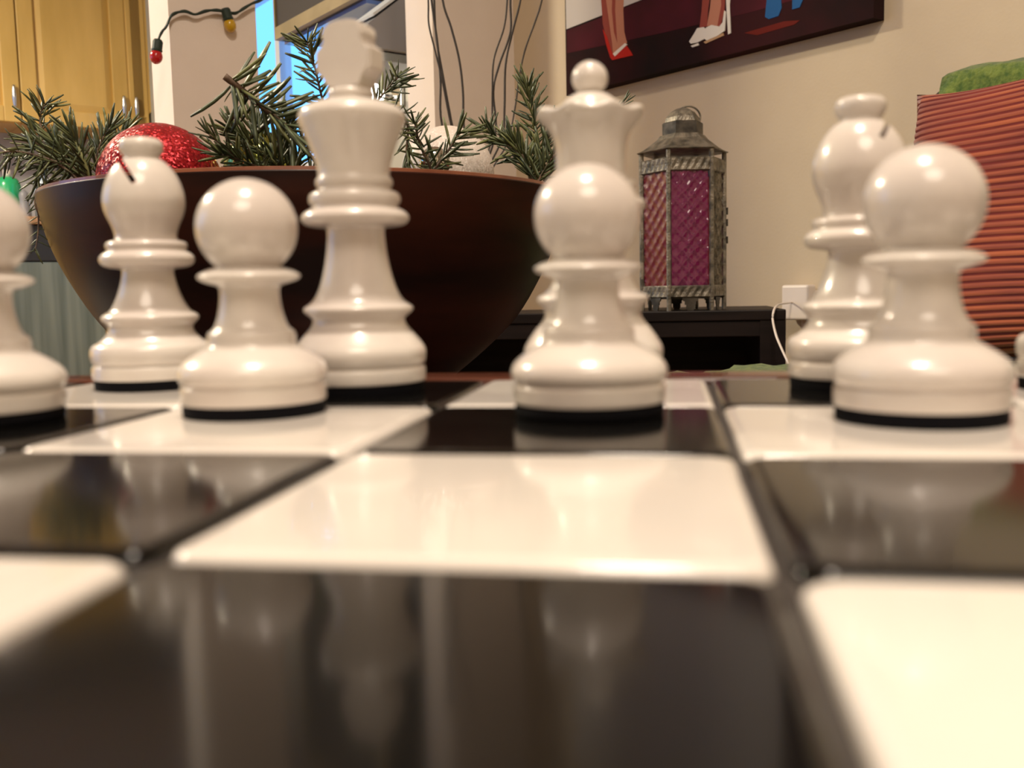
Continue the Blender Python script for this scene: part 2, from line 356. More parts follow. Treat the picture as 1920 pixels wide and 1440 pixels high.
# king
ZQ = .967
t = piece('king', 'tall white king with a chunky cross on top', 678, 4.05, G, math.radians(0))
mesh_obj('body', body_mesh(KING), M['white_lacquer'], t, True)
mesh_obj('felt_pad', felt_mesh(.262), M['felt'], t)
half = [(.070, 1.275), (.068, 1.30), (.078, 1.325), (.118, 1.345), (.126, 1.36), (.126, 1.43), (.112, 1.447), (.084, 1.450), (.078, 1.462), (.088, 1.475), (.095, 1.497), (.090, 1.525), (.066, 1.545), (.03, 1.553)]
out = [(x*S, z*S*ZQ) for x, z in half]+[(-x*S, z*S*ZQ) for x, z in half[::-1]]
bm = prism(bmesh.new(), out, -.062*S, .062*S)
bmesh.ops.bevel(bm, geom=[e for e in bm.edges if abs(e.verts[0].co.y-e.verts[1].co.y) < 1e-7], offset=.010*S, segments=2, affect='EDGES')
mesh_obj('cross', bm, M['white_lacquer'], t, rotz=math.radians(-22))
# queen
ZQ = .972
def scallop(r, z, a):
    k = max(0, 1-abs(z/S-1.12)/.05)*(1 if r/S > .13 else 0); c = math.cos(8*a)
    return r*(1+.035*k*c), z+.014*S*k*c
t = piece('queen', 'white queen with scalloped crown and round ball finial', 1113, 3.88, G, .35)
mesh_obj('body', body_mesh(QUEEN, scallop), M['white_lacquer'], t, True)
mesh_obj('felt_pad', felt_mesh(.264), M['felt'], t)
q = [(.05, 1.195)]+arc(1.262, .07, -1.05, PI/2, 12); q[-1] = (0, q[-1][1])
mesh_obj('finial', lathe(bmesh.new(), scale([(0, 1.195)]+q), 40), M['white_lacquer'], t, True)
ZQ = .977
# bishops with a sawn slit
bo = mesh_obj('bishop_tmp', body_mesh(BISH), M['white_lacquer'])
cut = bx(-.0125*S, .0125*S, -.4*S, .4*S, -.115*S, .10*S)
cu = mesh_obj('cut_tmp', cut, M['white_lacquer']); 
yv = Vector((0, math.cos(.125), math.sin(.125))); dv = Vector((-.5, 0, .866)); xv = yv.cross(dv).normalized(); zv = xv.cross(yv)
cu.matrix_world = Matrix.Translation((-.096*S, 0, 1.058*S*ZQ)) @ Matrix((xv, yv, zv)).transposed().to_4x4()
md = bo.modifiers.new('slit', 'BOOLEAN'); md.object = cu; md.operation = 'DIFFERENCE'; md.solver = 'EXACT'
bpy.context.view_layer.update(); dg = bpy.context.evaluated_depsgraph_get()
bish_me = bpy.data.meshes.new_from_object(bo.evaluated_get(dg)); bish_me.name = 'bishop_body'
bpy.data.objects.remove(bo); bpy.data.objects.remove(cu)
bish_me.set_sharp_from_angle(angle=math.radians(38))
for px, d, rz, lb in [(290, 4.47, 21, 'white bishop before the red ball, its slit seen right through'), (1606, 3.84, 176, 'white bishop beside the charger, its slit turned to the cushion')]:
    t = piece('bishop', lb, px, d, G, math.radians(rz))
    o = bpy.data.objects.new('body', bish_me); col.objects.link(o); o.parent = t
    mesh_obj('felt_pad', felt_mesh(.255), M['felt'], t)
# knight, just entering at the edge of the photograph
t = piece('knight', 'white knight standing next to the bishop, below the orange cushion', 2052, 3.62, G, math.radians(-60))
mesh_obj('body', body_mesh(base_prof(.265, .332, .213, .27)+[(.18, .352), (.16, .36), (0, .362)]), M['white_lacquer'], t, True)
mesh_obj('felt_pad', felt_mesh(.255), M['felt'], t)
kn = [(-.15, .35), (.13, .35), (.15, .42), (.10, .50), (.06, .57), (.08, .62), (.14, .63), (.20, .60), (.235, .63), (.23, .69), (.17, .77), (.11, .85), (.06, .90), (.04, .98), (0, .92), (-.07, .88), (-.14, .78), (-.18, .65), (-.19, .50)]
bm = prism(bmesh.new(), [(x*S, z*S) for x, z in kn], -.085*S, .085*S)
bmesh.ops.bevel(bm, geom=[e for e in bm.edges if abs(e.verts[0].co.y-e.verts[1].co.y) < 1e-7], offset=.03*S, segments=3, affect='EDGES')
mesh_obj('head', bm, M['white_lacquer'], t)

# ================================================================== BOWL WITH BAUBLES AND FIR
BD = .697; ba = math.radians(11.2)
BC = Vector((-BD*math.sin(ba), BD*math.cos(ba), 0))
zr = CZ+.066
outer = [(0, ZT), (.060, ZT), (.066, ZT+.003), (.085, ZT+.013), (.11, CZ-.048), (.128, CZ-.032), (.143, CZ-.016), (.158, CZ+.010), (.167, CZ+.030), (.1725, CZ+.05), (.1745, zr-.002)]
inner = [(.1690, zr-.002), (.166, CZ+.045), (.158, CZ+.022), (.145, CZ-.003), (.12, CZ-.03), (.09, CZ-.052), (.05, CZ-.064), (0, CZ-.067)]
t = thing('wooden_bowl', 'dark reddish-brown turned wooden bowl full of fir and baubles', 'bowl', (BC.x, BC.y, 0))
mesh_obj('bowl_body', lathe(bmesh.new(), chaikin(outer, 2)+chaikin(inner, 2), 120), M['bowl_wood'], t, True)
mesh_obj('rim', lathe(bmesh.new(), [(.1690, zr-.002), (.1745, zr-.002), (.1742, zr-.0003), (.1735, zr), (.1698, zr), (.1690, zr-.0005), (.1690, zr-.002)], 120), M['rim_wood'], t)
def bauble(label, px, py, Y, r, m, group='baubles in the wooden bowl'):
    p = at(px, py, Y); t = thing('bauble', label, 'bauble', p, 0, group)
    mesh_obj('ball', lathe(bmesh.new(), [(0 if k in (0, 32) else r*math.sin(PI*k/32), -r*math.cos(PI*k/32)) for k in range(33)], 56), m, t, True)
    c = mesh_obj('cap', lathe(bmesh.new(), [(0, r*.96), (r*.17, r*.96), (r*.17, r*1.12), (r*.13, r*1.15), (0, r*1.15)], 20), M['silver'], t)
    c.rotation_euler = (2.4, .3, random.random()*6)
bauble('large red glitter bauble lying at the bowl rim', 301, 347, .625, .0383, M['glitter_red'])
bauble('large white glitter bauble behind thin fir tips', 840, 325, .75, .0352, M['glitter_white'])
bauble('shiny green-gold bauble half hidden under fir needles', 492, 318, .675, .0255, M['green_gold'])
bauble('tiny silver bauble before the white glitter bauble', 815, 305, .655, .0105, M['silver'])

def needle_mesh(k):
    bm = bmesh.new(); N = 5; rings = []; bend = (.10, .22, -.06)[k]
    for i in range(N):
        s = i/(N-1); wd = (.024, .045, .050, .046, .026)[i]; z = bend*s*s
        rings.append([bm.verts.new((wd, s, z)), bm.verts.new((0, s, z+wd*.45)), bm.verts.new((-wd, s, z)), bm.verts.new((0, s, z-wd*.35))])
    for A, B in zip(rings[:-1], rings[1:]):
        for q in range(4): bm.faces.new((A[q], A[(q+1) % 4], B[(q+1) % 4], B[q]))
    bm.faces.new(rings[-1]); bm.faces.new(rings[0][::-1])
    me = as_mesh('needle', bm); me.materials.append(M['needle']); return me
NM = [needle_mesh(k) for k in range(3)]
def sprig(label, pts, nlen=.017, n=44, stem='twig', lift=0.25, spread=(1.0, .55), r0=.0011, rosette=6, bias=None, bare=0):
    """pts = (px, py, depth) from tip to base"""
    W_ = [at(*p) for p in pts][::-1]; base = W_[0]; path = spline([p-base for p in W_], 6)
    t = thing('fir_sprig', label, 'fir sprig', base, 0, 'fir sprigs in the wooden bowl')
    L = len(path); mesh_obj('stem', tube(bmesh.new(), path, [r0*(1-.55*i/(L-1)) for i in range(L)], 6), M[stem], t, True)
    tot = n+rosette
    for k in range(tot):
        s = .08+(.92-bare)*k/n if k < n else 1.0
        fi = min(s, 1)*(L-1); i0 = min(int(fi), L-2); p = path[i0].lerp(path[i0+1], fi-i0); tg = (path[min(i0+1, L-1)]-path[max(i0-1, 0)]).normalized()
        a = k*2.39996+random.uniform(-.4, .4)
        e1 = tg.cross(Vector((0, 1, .01))).normalized(); e2 = tg.cross(e1)
        rad = (e1*math.cos(a)+e2*math.sin(a)*.75).normalized()
        ang = (spread[0]+(spread[1]-spread[0])*min(s, 1))*random.uniform(.6, 1.35)
        d = tg*math.cos(ang)+rad*math.sin(ang)+Vector((0, 0, lift*random.uniform(.3, 1.2)))
        if bias: d += Vector(bias)
        d.normalize()
        x = d.cross(Vector((random.uniform(-.5, .5), -1, random.uniform(-.5, .8)))).normalized(); z = x.cross(d)
        o = bpy.data.objects.new('needle', NM[random.randrange(3)]); col.objects.link(o); o.parent = t
        sc = nlen*random.uniform(.65, 1.25)*(1 if s < .9 else .85)
        o.matrix_local = Matrix.Translation(p) @ Matrix((x, d, z)).transposed().to_4x4() @ Matrix.Diagonal((sc*1.05, sc, sc, 1))
sprig('upright dark fir sprig rising behind the king', [(576, 80, .66), (590, 125, .66), (603, 180, .665), (622, 240, .67), (640, 330, .68)], .0185, 62, lift=-.05, spread=(1.25, 1.15), rosette=10)
sprig('coarse fir sprig with cut brown end and long grey-green needles', [(600, 315, .62), (545, 245, .61), (500, 208, .60), (455, 170, .59), (421, 143, .585)], .027, 74, lift=.15, spread=(1.25, 1.0), r0=.0022, rosette=0, bare=.02)
sprig('small fir sprig leaning over the red bauble', [(392, 252, .60), (415, 270, .605), (438, 295, .61), (460, 335, .62)], .015, 18, rosette=3)
sprig('short bright fir sprig lying over the green-gold bauble', [(440, 250, .63), (470, 270, .635), (510, 300, .64), (540, 335, .65)], .018, 46, 'twig_green')
sprig('short bright fir sprig beneath the coarse sprig with the cut end', [(540, 235, .64), (530, 270, .645), (520, 310, .65), (515, 345, .66)], .018, 46, 'twig_green')
sprig('low fir sprig along the bowl rim beside the red bauble', [(415, 290, .60), (450, 300, .61), (490, 318, .62), (520, 345, .64)], .017, 44)
sprig('short bright fir sprig touching the king behind the bowl rim', [(575, 255, .63), (565, 285, .635), (550, 320, .64), (545, 345, .65)], .017, 44, 'twig_green')
sprig('short dark fir sprig standing behind the green-gold bauble', [(480, 235, .66), (485, 270, .665), (490, 310, .67), (495, 345, .68)], .018, 44)
sprig('bushy fir sprig tip standing up before the kitchen cabinets', [(84, 196, .66), (76, 215, .66), (78, 245, .655), (95, 285, .65), (130, 345, .65)], .0165, 48, lift=.0, spread=(1.2, .8))
sprig('fir sprig with pale yellow-green stem left of the red bauble', [(132, 248, .63), (146, 275, .63), (158, 305, .63), (176, 350, .635)], .0165, 46, 'twig_green', r0=.0016)
sprig('drooping fir sprig spilling out over the bowl side', [(-12, 288, .615), (28, 284, .615), (70, 292, .62), (110, 308, .625), (155, 345, .63)], .0165, 56, lift=-.75, spread=(1.1, 1.0))
sprig('fir sprig bending down beside the bowl side', [(70, 350, .62), (72, 330, .62), (92, 305, .625), (130, 310, .63), (165, 350, .635)], .014, 40, lift=-.35)
sprig('dense fir sprig right behind the red bauble', [(205, 240, .68), (190, 265, .675), (180, 300, .67), (185, 345, .66)], .0165, 44)
sprig('dense fir sprig under the pale yellow-green stem', [(105, 268, .64), (120, 290, .64), (145, 315, .64), (175, 345, .64)], .0165, 46)
sprig('farthest dense fir sprig behind the red bauble before the cabinets', [(235, 245, .70), (215, 275, .695), (200, 310, .69), (195, 345, .68)], .0165, 40)
sprig('dense fir sprig lying over the drooping sprig at the bowl side', [(60, 262, .64), (85, 280, .64), (120, 305, .64), (160, 345, .64)], .0165, 46, lift=-.2)
sprig('thin stray fir twig hanging outside the bowl', [(66, 470, .60), (71, 440, .605), (72, 405, .61), (66, 375, .615), (82, 345, .625), (110, 340, .64)], .0085, 30, lift=-.1, spread=(1.2, 1.0), r0=.0009, rosette=2)
sprig('arching fir sprig reaching out right of the king cross', [(745, 145, .70), (722, 172, .70), (700, 200, .70), (680, 240, .70), (670, 320, .70)], .0195, 40, lift=-.05, spread=(1.0, .9), rosette=8)
sprig('slim hanging fir sprig touching the king crown', [(764, 308, .63), (762, 280, .63), (765, 240, .635), (752, 212, .64), (725, 215, .65)], .015, 26, lift=.05, spread=(.7, .5))
sprig('forked dark fir tip arching over the white bauble', [(862, 248, .64), (850, 268, .64), (835, 290, .64), (815, 318, .64), (800, 350, .645)], .0185, 34, lift=-.35, spread=(1.0, .8), bias=(.35, 0, 0))
sprig('curly dark fir tip crossing the white bauble edge', [(778, 232, .63), (782, 252, .63), (792, 282, .635), (808, 318, .64), (805, 350, .645)], .0145, 34, lift=-.1, spread=(1.2, 1.1))
sprig('tall pointed fir sprig left of the queen', [(990, 165, .71), (994, 195, .71), (1002, 230, .705), (1010, 270, .70), (1005, 340, .70)], .0175, 62, 'twig_green', lift=.1, spread=(1.1, .7), rosette=8)
sprig('low fir sprig tip pointing away from the queen', [(912, 240, .69), (928, 258, .69), (955, 275, .69), (985, 300, .69), (995, 345, .69)], .0165, 52, spread=(1.1, .9))
sprig('bushy fir sprig leaning against the queen crown', [(1035, 240, .69), (1025, 265, .69), (1010, 300, .69), (1000, 345, .69)], .0175, 50)
sprig('bushy fir sprig between white bauble and the tall pointed sprig', [(960, 265, .67), (975, 285, .67), (990, 310, .67), (1000, 345, .67)], .0175, 50)
sprig('bushy fir sprig low on the bowl rim behind the queen', [(1060, 270, .66), (1040, 290, .66), (1020, 320, .66), (1005, 350, .66)], .0175, 46)
sprig('thin fir twig whose tip shows past the queen', [(1172, 192, .70), (1150, 210, .70), (1110, 240, .70), (1060, 290, .70), (1020, 340, .70)], .0125, 14, lift=.2, spread=(.5, .35), rosette=2)

# loose fir cuttings that fill the bowl under the sprigs and baubles
bm = bmesh.new(); proto = [[(v.co.copy()) for v in me.vertices] for me in NM]; pf = [[tuple(p.vertices) for p in me.polygons] for me in NM]
for k in range(2600):
    rr = .132*math.sqrt(random.random()); a = random.uniform(0, 2*PI); zz = CZ+random.uniform(.012, .040)-.004*(rr/.15)**2
    d = Vector((math.cos(k*2.4), math.sin(k*2.4), random.uniform(-.35, .35))).normalized(); x = d.cross(Vector((0, 0, 1))).normalized(); z = x.cross(d); L_ = random.uniform(.014, .022)
    p0 = Vector((rr*math.cos(a), rr*math.sin(a), zz))-d*L_*.5; q = k % 3
    vv = [bm.verts.new(p0+(x*c.x+d*c.y+z*c.z)*L_) for c in proto[q]]
    for f_ in pf[q]: bm.faces.new([vv[i] for i in f_])
o = mesh_obj('fir_cuttings', bm, M['needle_bed'], None, True, (BC.x, BC.y, 0)); tag(o, 'bed of loose green fir needles filling the wooden bowl', 'fir needles'); o['kind'] = 'stuff'

# ================================================================== CONSOLE, LANTERN, VASE OF BRANCHES
ZCON = CZ-.0425; ca = math.radians(-9)
YC = 1.62
cr = at(1474, 579, YC); cl_dir = Vector((-math.cos(ca), -math.sin(ca), 0))
WCON = .70; DCON = .30
t = thing('console', 'low black wooden console with a drawer and open shelf beneath the lantern', 'console', (cr.x, cr.y, 0), ca)
mesh_obj('console_top', bx(-WCON, 0, 0, DCON, ZCON-.018, ZCON, bev=.002), M['blackwood'], t)
dz0 = ZCON-.045
for k in range(2):
    x0 = -WCON+.03+k*(WCON-.06)/2
    d = mesh_obj('drawer', bx(x0+.002, x0+(WCON-.06)/2-.002, .004, .27, dz0, ZCON-.019, bev=.0015), M['blackwood'], t)
for x in (-.042, -WCON):
    mesh_obj('side_panel', bx(x, x+.042, .002, DCON-.005, .0, ZCON-.018), M['blackwood'], t)
mesh_obj('back_panel', bx(-WCON+.042, -.042, DCON-.02, DCON-.008, .1, dz0), M['blackwood'], t)
mesh_obj('shelf', bx(-WCON+.042, -.042, .01, DCON-.02, .10, .12), M['blackwood'], t)
# lantern
lp = at(1281, 560, 1.72); LZ = ZCON
t = thing('lantern', 'hexagonal tin lantern with purple and red glass panes on the console', 'lantern', (lp.x, lp.y, LZ), math.radians(1))
RL = .0755
def hexp(R, z, k): a = PI/3*k; return Vector((R*math.cos(a), R*math.sin(a), z))
def hexring(bm, prof):
    rings = [[bm.verts.new(hexp(r, z, k)) for k in range(6)] for r, z in prof]
    for A, B in zip(rings[:-1], rings[1:]):
        for k in range(6): bm.faces.new((A[k], A[(k+1) % 6], B[(k+1) % 6], B[k]))
    return rings
def hexsolid(prof):
    bm = bmesh.new(); r = hexring(bm, prof); bm.faces.new(r[0][::-1]); bm.faces.new(r[-1]); return bm
for k in range(6):
    p = hexp(RL-.003, 0, k); mesh_obj('post', tube(bmesh.new(), [p, p+Vector((0, 0, .273))], .0042, 6), M['tin'], t)
def band(z0, z1, name):
    for k in range(6):
        a, b_ = hexp(RL-.003, 0, k), hexp(RL-.003, 0, k+1); n = ((a+b_)/2).normalized(); e = (b_-a); L = e.length; e.normalize()
        bm = bmesh.new(); A = []
        for q in range(13):      # embossed strip
            for (zz, off) in ((z0, .0), (z0+.002, .0025), ((z0+z1)/2, .001+.0018*(q % 2)), (z1-.002, .0025), (z1, 0)):
                A.append(bm.verts.new(a+e*(L*q/12)+n*off+Vector((0, 0, zz))))
        for q in range(12):
            for s in range(4): i = q*5+s; bm.faces.new((A[i], A[i+5], A[i+6], A[i+1]))
        mesh_obj(name, bm, M['tin'], t)
band(.022, .043, 'lower_band'); band(.235, .259, 'upper_band')
mesh_obj('floor_plate', hexsolid([(RL-.006, .020), (RL-.006, .023)]), M['tin_dark'], t)
for k in range(6):
    a, b_ = hexp(RL-.006, 0, k), hexp(RL-.006, 0, k+1); n = ((a+b_)/2).normalized(); e = b_-a; NX, NZ = 18, 44; bm = bmesh.new(); A = []
    for iz in range(NZ+1):
        for ix in range(NX+1):
            sx, sz = .06+.88*ix/NX, iz/NZ; X = sx*.07; Zq = sz*.192
            u_ = (X+Zq*.9)/.0215; v_ = (X-Zq*.9)/.0215
            ridge = max(0, 1-abs((u_ % 1)-.5)*7)+max(0, 1-abs((v_ % 1)-.5)*7)
            A.append(bm.verts.new(a+e*sx+n*(.0032*min(ridge, 1.1))+Vector((0, 0, .043+Zq))))
    for iz in range(NZ):
        for ix in range(NX): i = iz*(NX+1)+ix; bm.faces.new((A[i], A[i+1], A[i+NX+2], A[i+NX+1]))
    mesh_obj('glass_pane', bm, M['tin' if k == 5 else 'glass_purple' if k in (4, 1) else 'glass_red'], t, True)
for k in range(6):      # stepped feet, one under each side
    a, b_ = hexp(RL-.005, 0, k), hexp(RL-.005, 0, k+1); mid = (a+b_)/2; e = (b_-a).normalized(); n = mid.normalized(); bm = bmesh.new()
    o_ = [(-.0145, .022), (-.012, .016), (-.0095, .016), (-.0095, .010), (-.007, .010), (-.007, .004), (-.005, 0), (.005, 0), (.007, .004), (.007, .010), (.0095, .010), (.0095, .016), (.012, .016), (.0145, .022)]
    A = [bm.verts.new(mid+e*x+Vector((0, 0, z))) for x, z in o_]; B = [bm.verts.new(mid+e*x+n*.002+Vector((0, 0, z))) for x, z in o_]
    bm.faces.new(A); bm.faces.new(B[::-1])
    for q in range(len(A)): bm.faces.new((A[q], B[q], B[(q+1) % len(A)], A[(q+1) % len(A)]))
    mesh_obj('foot', bm, M['tin_dark'], t)
mesh_obj('roof', hexsolid([(RL+.003, .271), (RL+.005, .2725), (RL-.006, .277), (.058, .285), (.046, .294), (.039, .302)]), M['tin'], t)
mesh_obj('chimney', hexsolid([(.0355, .300), (.0355, .322), (.033, .324)]), M['tin_dark'], t)
mesh_obj('dome', hexsolid([(.031, .323), (.029, .332), (.021, .342), (.010, .348), (.002, .350)]), M['tin'], t)
mesh_obj('ring', tube(bmesh.new(), [Vector((.010+.021*math.cos(a), 0, .332+.020*math.sin(a))) for a in [-.7+k*3.6/20 for k in range(21)]], .0016, 6), M['tin'], t, True)
for z in (.115, .145, .165): mesh_obj('hinge', tube(bmesh.new(), [Vector((RL+.001, 0, z)), Vector((RL+.001, 0, z+.012))], .003, 8), M['tin_dark'], t)
# vase with dark branches, mostly behind the bowl
vp = at(893, 560, 1.86)
t = thing('branch_vase', 'dark vase behind the bowl holding the tall bare branches', 'vase', (vp.x, vp.y, ZCON))
mesh_obj('vase_body', lathe(bmesh.new(), chaikin([(0, 0), (.035, 0), (.04, .01), (.047, .06), (.04, .12), (.028, .16), (.03, .18), (.026, .18), (.024, .16), (.034, .12), (.04, .06), (.0, .02)], 2), 32), M['dark'], t, True)
BR = [[(800, -260), (798, -90), (803, 0), (804, 45), (815, 92), (829, 150), (846, 236), (872, 330)], [(806, -260), (800, -100), (809, 0), (820, 80), (826, 150), (829, 235), (868, 340)], [(850, -270), (822, -100), (830, 0), (846, 52), (861, 112), (868, 172), (870, 240), (884, 330)],
      [(790, -270), (812, -110), (814, 0), (818, 70), (831, 145), (842, 205), (852, 250), (880, 330)], [(960, -260), (955, -90), (951, 0), (945, 52), (926, 112), (923, 180), (921, 260), (901, 340)], [(985, -260), (962, -90), (957, 0), (957, 60), (936, 122), (925, 172), (929, 250), (903, 340)],
      [(1000, -260), (990, -90), (976, 0), (961, 60), (948, 122), (946, 200), (941, 260), (907, 340)], [(1050, -260), (1035, -100), (1016, 0), (1003, 42), (985, 92), (974, 142), (966, 200), (950, 270), (910, 345)]]
for k, pts in enumerate(BR):
    Yb = 1.86+.008*(k-3.5); n = len(pts); P3 = [at(x, y, Yb+.002*math.sin(k*1.7+i)*(1-i/(n-1))) for i, (x, y) in enumerate(pts)]+[Vector((vp.x+.003*(k-3.5)/3.5, vp.y+.005*(k-3.5), ZCON+.13))]
    o = mesh_obj('bare_branch', tube(bmesh.new(), spline(P3, 6), .0017 if k in (0, 4, 7) else .0021, 6), M['branch'], None, True)
    tag(o, ['thin bare branch swaying left above the bowl', 'thin bare branch swaying right towards the painting'][k > 3], 'branch', 'bare branches in the vase')

# ================================================================== PAINTING ON THE RIGHT WALL
VP = V_R-.035
def wp(x, y, off=0): p = on_v(x, y, VP); return (vu(p)[1], p.z)
uL, zL = wp(1062, 180); uR, zR = wp(1638, 33); ZTOP = 1.75
t = thing('painting', 'dark canvas painting of legs in red, white and blue shoes', 'painting', (0, 0, 0), RA)
def poly_part(name, pts, m, d):
    bm = bmesh.new(); A = [bm.verts.new((VP-d, u, z)) for u, z in pts]; B = [bm.verts.new((VP+.0005, u, z)) for u, z in pts]
    bm.faces.new(A); n = len(A)
    for k in range(n): bm.faces.new((A[k], B[k], B[(k+1) % n], A[(k+1) % n]))
    return mesh_obj(name, bm, m, t)
bm = bmesh.new()
A = [bm.verts.new((VP, *q)) for q in ((uL, zL), (uR, zR), (uR, ZTOP), (uL, ZTOP))]; B = [bm.verts.new((V_R-.002, v.co.y, v.co.z)) for v in A]
bm.faces.new(A); bm.faces.new(B[::-1])
for k in range(4): bm.faces.new((A[k], B[k], B[(k+1) % 4], A[(k+1) % 4]))
mesh_obj('canvas', bm, P['dark'], t)
def pp(name, px, m, d): poly_part(name, [wp(x, y) for x, y in px], P[m], d)
e1 = wp(1062, 55); e2 = wp(1225, -9)
uT = e1[0]+(e2[0]-e1[0])*2.2; zT = e1[1]+(e2[1]-e1[1])*2.2
poly_part('painted_pale_ground', [e1, (uT, zT), (uT, ZTOP-.01), (uL, ZTOP-.01)], P['pale'], .0006)
pp('painted_floor', [(1063, 57), (1130, 32), (1230, -10), (1640, -150), (1630, -40), (1400, 25), (1250, 60), (1063, 100)], 'maroon', .0004)
pp('painted_rust_streak', [(1395, 62), (1470, 40), (1500, 38), (1490, 46), (1420, 66)], 'rust', .0006)
pp('painted_leg', [(1126, -40), (1146, -40), (1150, 20), (1158, 70), (1163, 105), (1152, 108), (1140, 80), (1130, 30)], 'skin', .0010)
pp('painted_leg', [(1150, -40), (1172, -40), (1169, 20), (1171, 60), (1176, 80), (1162, 98), (1154, 90), (1150, 45)], 'skin', .0012)
pp('painted_leg_shade', [(1125, -40), (1131, -40), (1141, 30), (1148, 80), (1150, 102), (1140, 85), (1131, 45)], 'skin2', .0014)
pp('painted_leg_shade', [(1150, -40), (1156, -40), (1154, 20), (1158, 80), (1152, 60), (1148, 20)], 'skin2', .0015)
pp('painted_red_shoe', [(1131, 55), (1139, 68), (1146, 92), (1151, 104), (1175, 85), (1184, 98), (1187, 104), (1165, 109), (1149, 113), (1145, 108), (1138, 85)], 'red', .0018)
pp('painted_shoe_strap', [(1150, 101), (1173, 81), (1177, 84), (1154, 106)], 'white', .0022)
pp('painted_leg', [(1320, -40), (1336, -40), (1328, 20), (1326, 50), (1312, 52), (1316, 20)], 'skin2', .0010)
pp('painted_leg', [(1337, -40), (1360, -40), (1356, 20), (1350, 49), (1326, 49), (1332, 15)], 'skin', .0012)
pp('painted_leg_shade', [(1352, -40), (1362, -40), (1359, 20), (1352, 48), (1346, 48), (1353, 10)], 'skin2', .0014)
pp('painted_white_shoe', [(1293, 78), (1303, 62), (1308, 53), (1320, 51), (1330, 60), (1324, 72), (1308, 80), (1296, 82)], 'white', .0018)
pp('painted_white_shoe', [(1318, 70), (1325, 52), (1335, 47), (1350, 50), (1356, 42), (1359, 20), (1362, 22), (1360, 58), (1345, 68), (1326, 76)], 'white', .0022)
pp('painted_shoe_sole', [(1296, 86), (1310, 81), (1311, 85), (1299, 89)], 'white', .0018)
pp('painted_shoe_sole', [(1320, 79), (1357, 62), (1358, 67), (1324, 82)], 'tan', .0020)
pp('painted_walking_stick', [(1361, -40), (1373, -40), (1369, 10), (1371, 62), (1366, 65), (1363, 15)], 'white', .0018)
pp('painted_blue_shoe', [(1440, -20), (1464, -22), (1466, 15), (1460, 30), (1442, 36), (1435, 32)], 'blue', .0012)
pp('painted_blue_shoe', [(1487, -30), (1505, -34), (1506, 0), (1500, 14), (1486, 18)], 'blue', .0014)

# ================================================================== CHARGER ON THE WALL
g = on_v(1492, 568, V_R)
cv, cu_, cz = vu(g)
t = thing('phone_charger', 'white block charger plugged into the wall beside the console', 'charger', (0, 0, 0), RA)
gl = vu(on_v(1466, 568, V_R-.030)); gr_ = vu(on_v(1520, 568, V_R-.030))
cu0, cu1 = gr_[1], gl[1]
zt = on_v(1492, 534, V_R-.03).z; zb_ = on_v(1492, 600, V_R-.03).z
u_c = (cu0+cu1)/2; hw = .032
mesh_obj('charger_body', bx(V_R-.036, V_R-.008, u_c-hw, u_c+hw, zb_, zt, bev=.005, seg=3), M['white_plastic'], t)
pth = [RM(V_R-.036, u_c+hw*.2, (zt+zb_)/2-.0)]+[at(x, y, Y) for x, y, Y in [(1463, 570, 1.80), (1457, 573, 1.64), (1451, 582, 1.595), (1449, 600, 1.585), (1455, 628, 1.56), (1466, 655, 1.54), (1480, 685, 1.52), (1500, 730, 1.5), (1510, 800, 1.5)]]
loc = [Vector((p.dot(VX), p.dot(UX), p.z)) for p in pth]
mesh_obj('cord', tube(bmesh.new(), spline(loc, 6), .0019, 8), M['white_plastic'], t, True)
o = mesh_obj('wall_outlet', bx(V_R-.007, V_R-.0005, u_c-.075, u_c+.005, zb_-.02, zt-.012, bev=.002), M['wall_pale'], rotz=RA)
tag(o, 'beige outlet plate behind the white charger', 'outlet')

# ================================================================== SOFA, THROW, CUSHION
ZS = CZ-.118
a_, b_ = on_z(1330, 699, ZS), on_z(1480, 687, ZS)
u_end = vu(b_)[1]; v_end = vu(b_)[0]
VBK = 1.34                                    # front of the backrest
u_bk = vu(on_v(1722, 260, VBK))[1]
UE = min(u_end, u_bk)+.0
t = thing('sofa', 'dark brown leather sofa along the wall under the cushions', 'sofa', (0, 0, 0), RA)
U0S = u_bk-1.5; VF = .86
mesh_obj('seat', bx(VF, VBK+.02, U0S, u_end-.01, .20, ZS, bev=.02, seg=3), M['sofa'], t, True)
zbk = on_v(1765, 168, VBK+.05).z-.004
mesh_obj('backrest', bx(VBK, VBK+.24, U0S, u_bk, .15, zbk, bev=.03, seg=4), M['sofa'], t, True)
mesh_obj('base', bx(VF+.02, VBK+.22, U0S+.02, u_bk-.02, .07, .20), M['sofa'], t)
for v in (VF+.06, VBK+.16):
    for u in (U0S+.08, u_bk-.08): mesh_obj('foot', lathe(bmesh.new(), [(0, 0), (.018, 0), (.025, .07), (0, .07)], 16), M['dark'], t, False, (v, u, 0))
# green throw lying on the seat
bm = bmesh.new(); A = []; NU, NV = 26, 26
for i in range(NU+1):
    for j in range(NV+1):
        u = u_end-.95*i/NU; v = VF-.006+(VBK-VF-.02)*j/NV
        dz = .006+.003*math.sin(i*1.3+j*.7)+.002*math.sin(j*2.1)
        A.append(bm.verts.new((v, u+(.006*math.sin(j*1.9) if i == 0 else 0), ZS+dz)))
for i in range(NU):
    for j in range(NV): k = i*(NV+1)+j; bm.faces.new((A[k], A[k+1], A[k+NV+2], A[k+NV+1]))
r = bmesh.ops.solidify(bm, geom=bm.faces[:], thickness=.006)
o = mesh_obj('throw_blanket', bm, M['green_plush'], None, True, rotz=RA); tag(o, 'green plush throw spread over the sofa seat', 'throw')
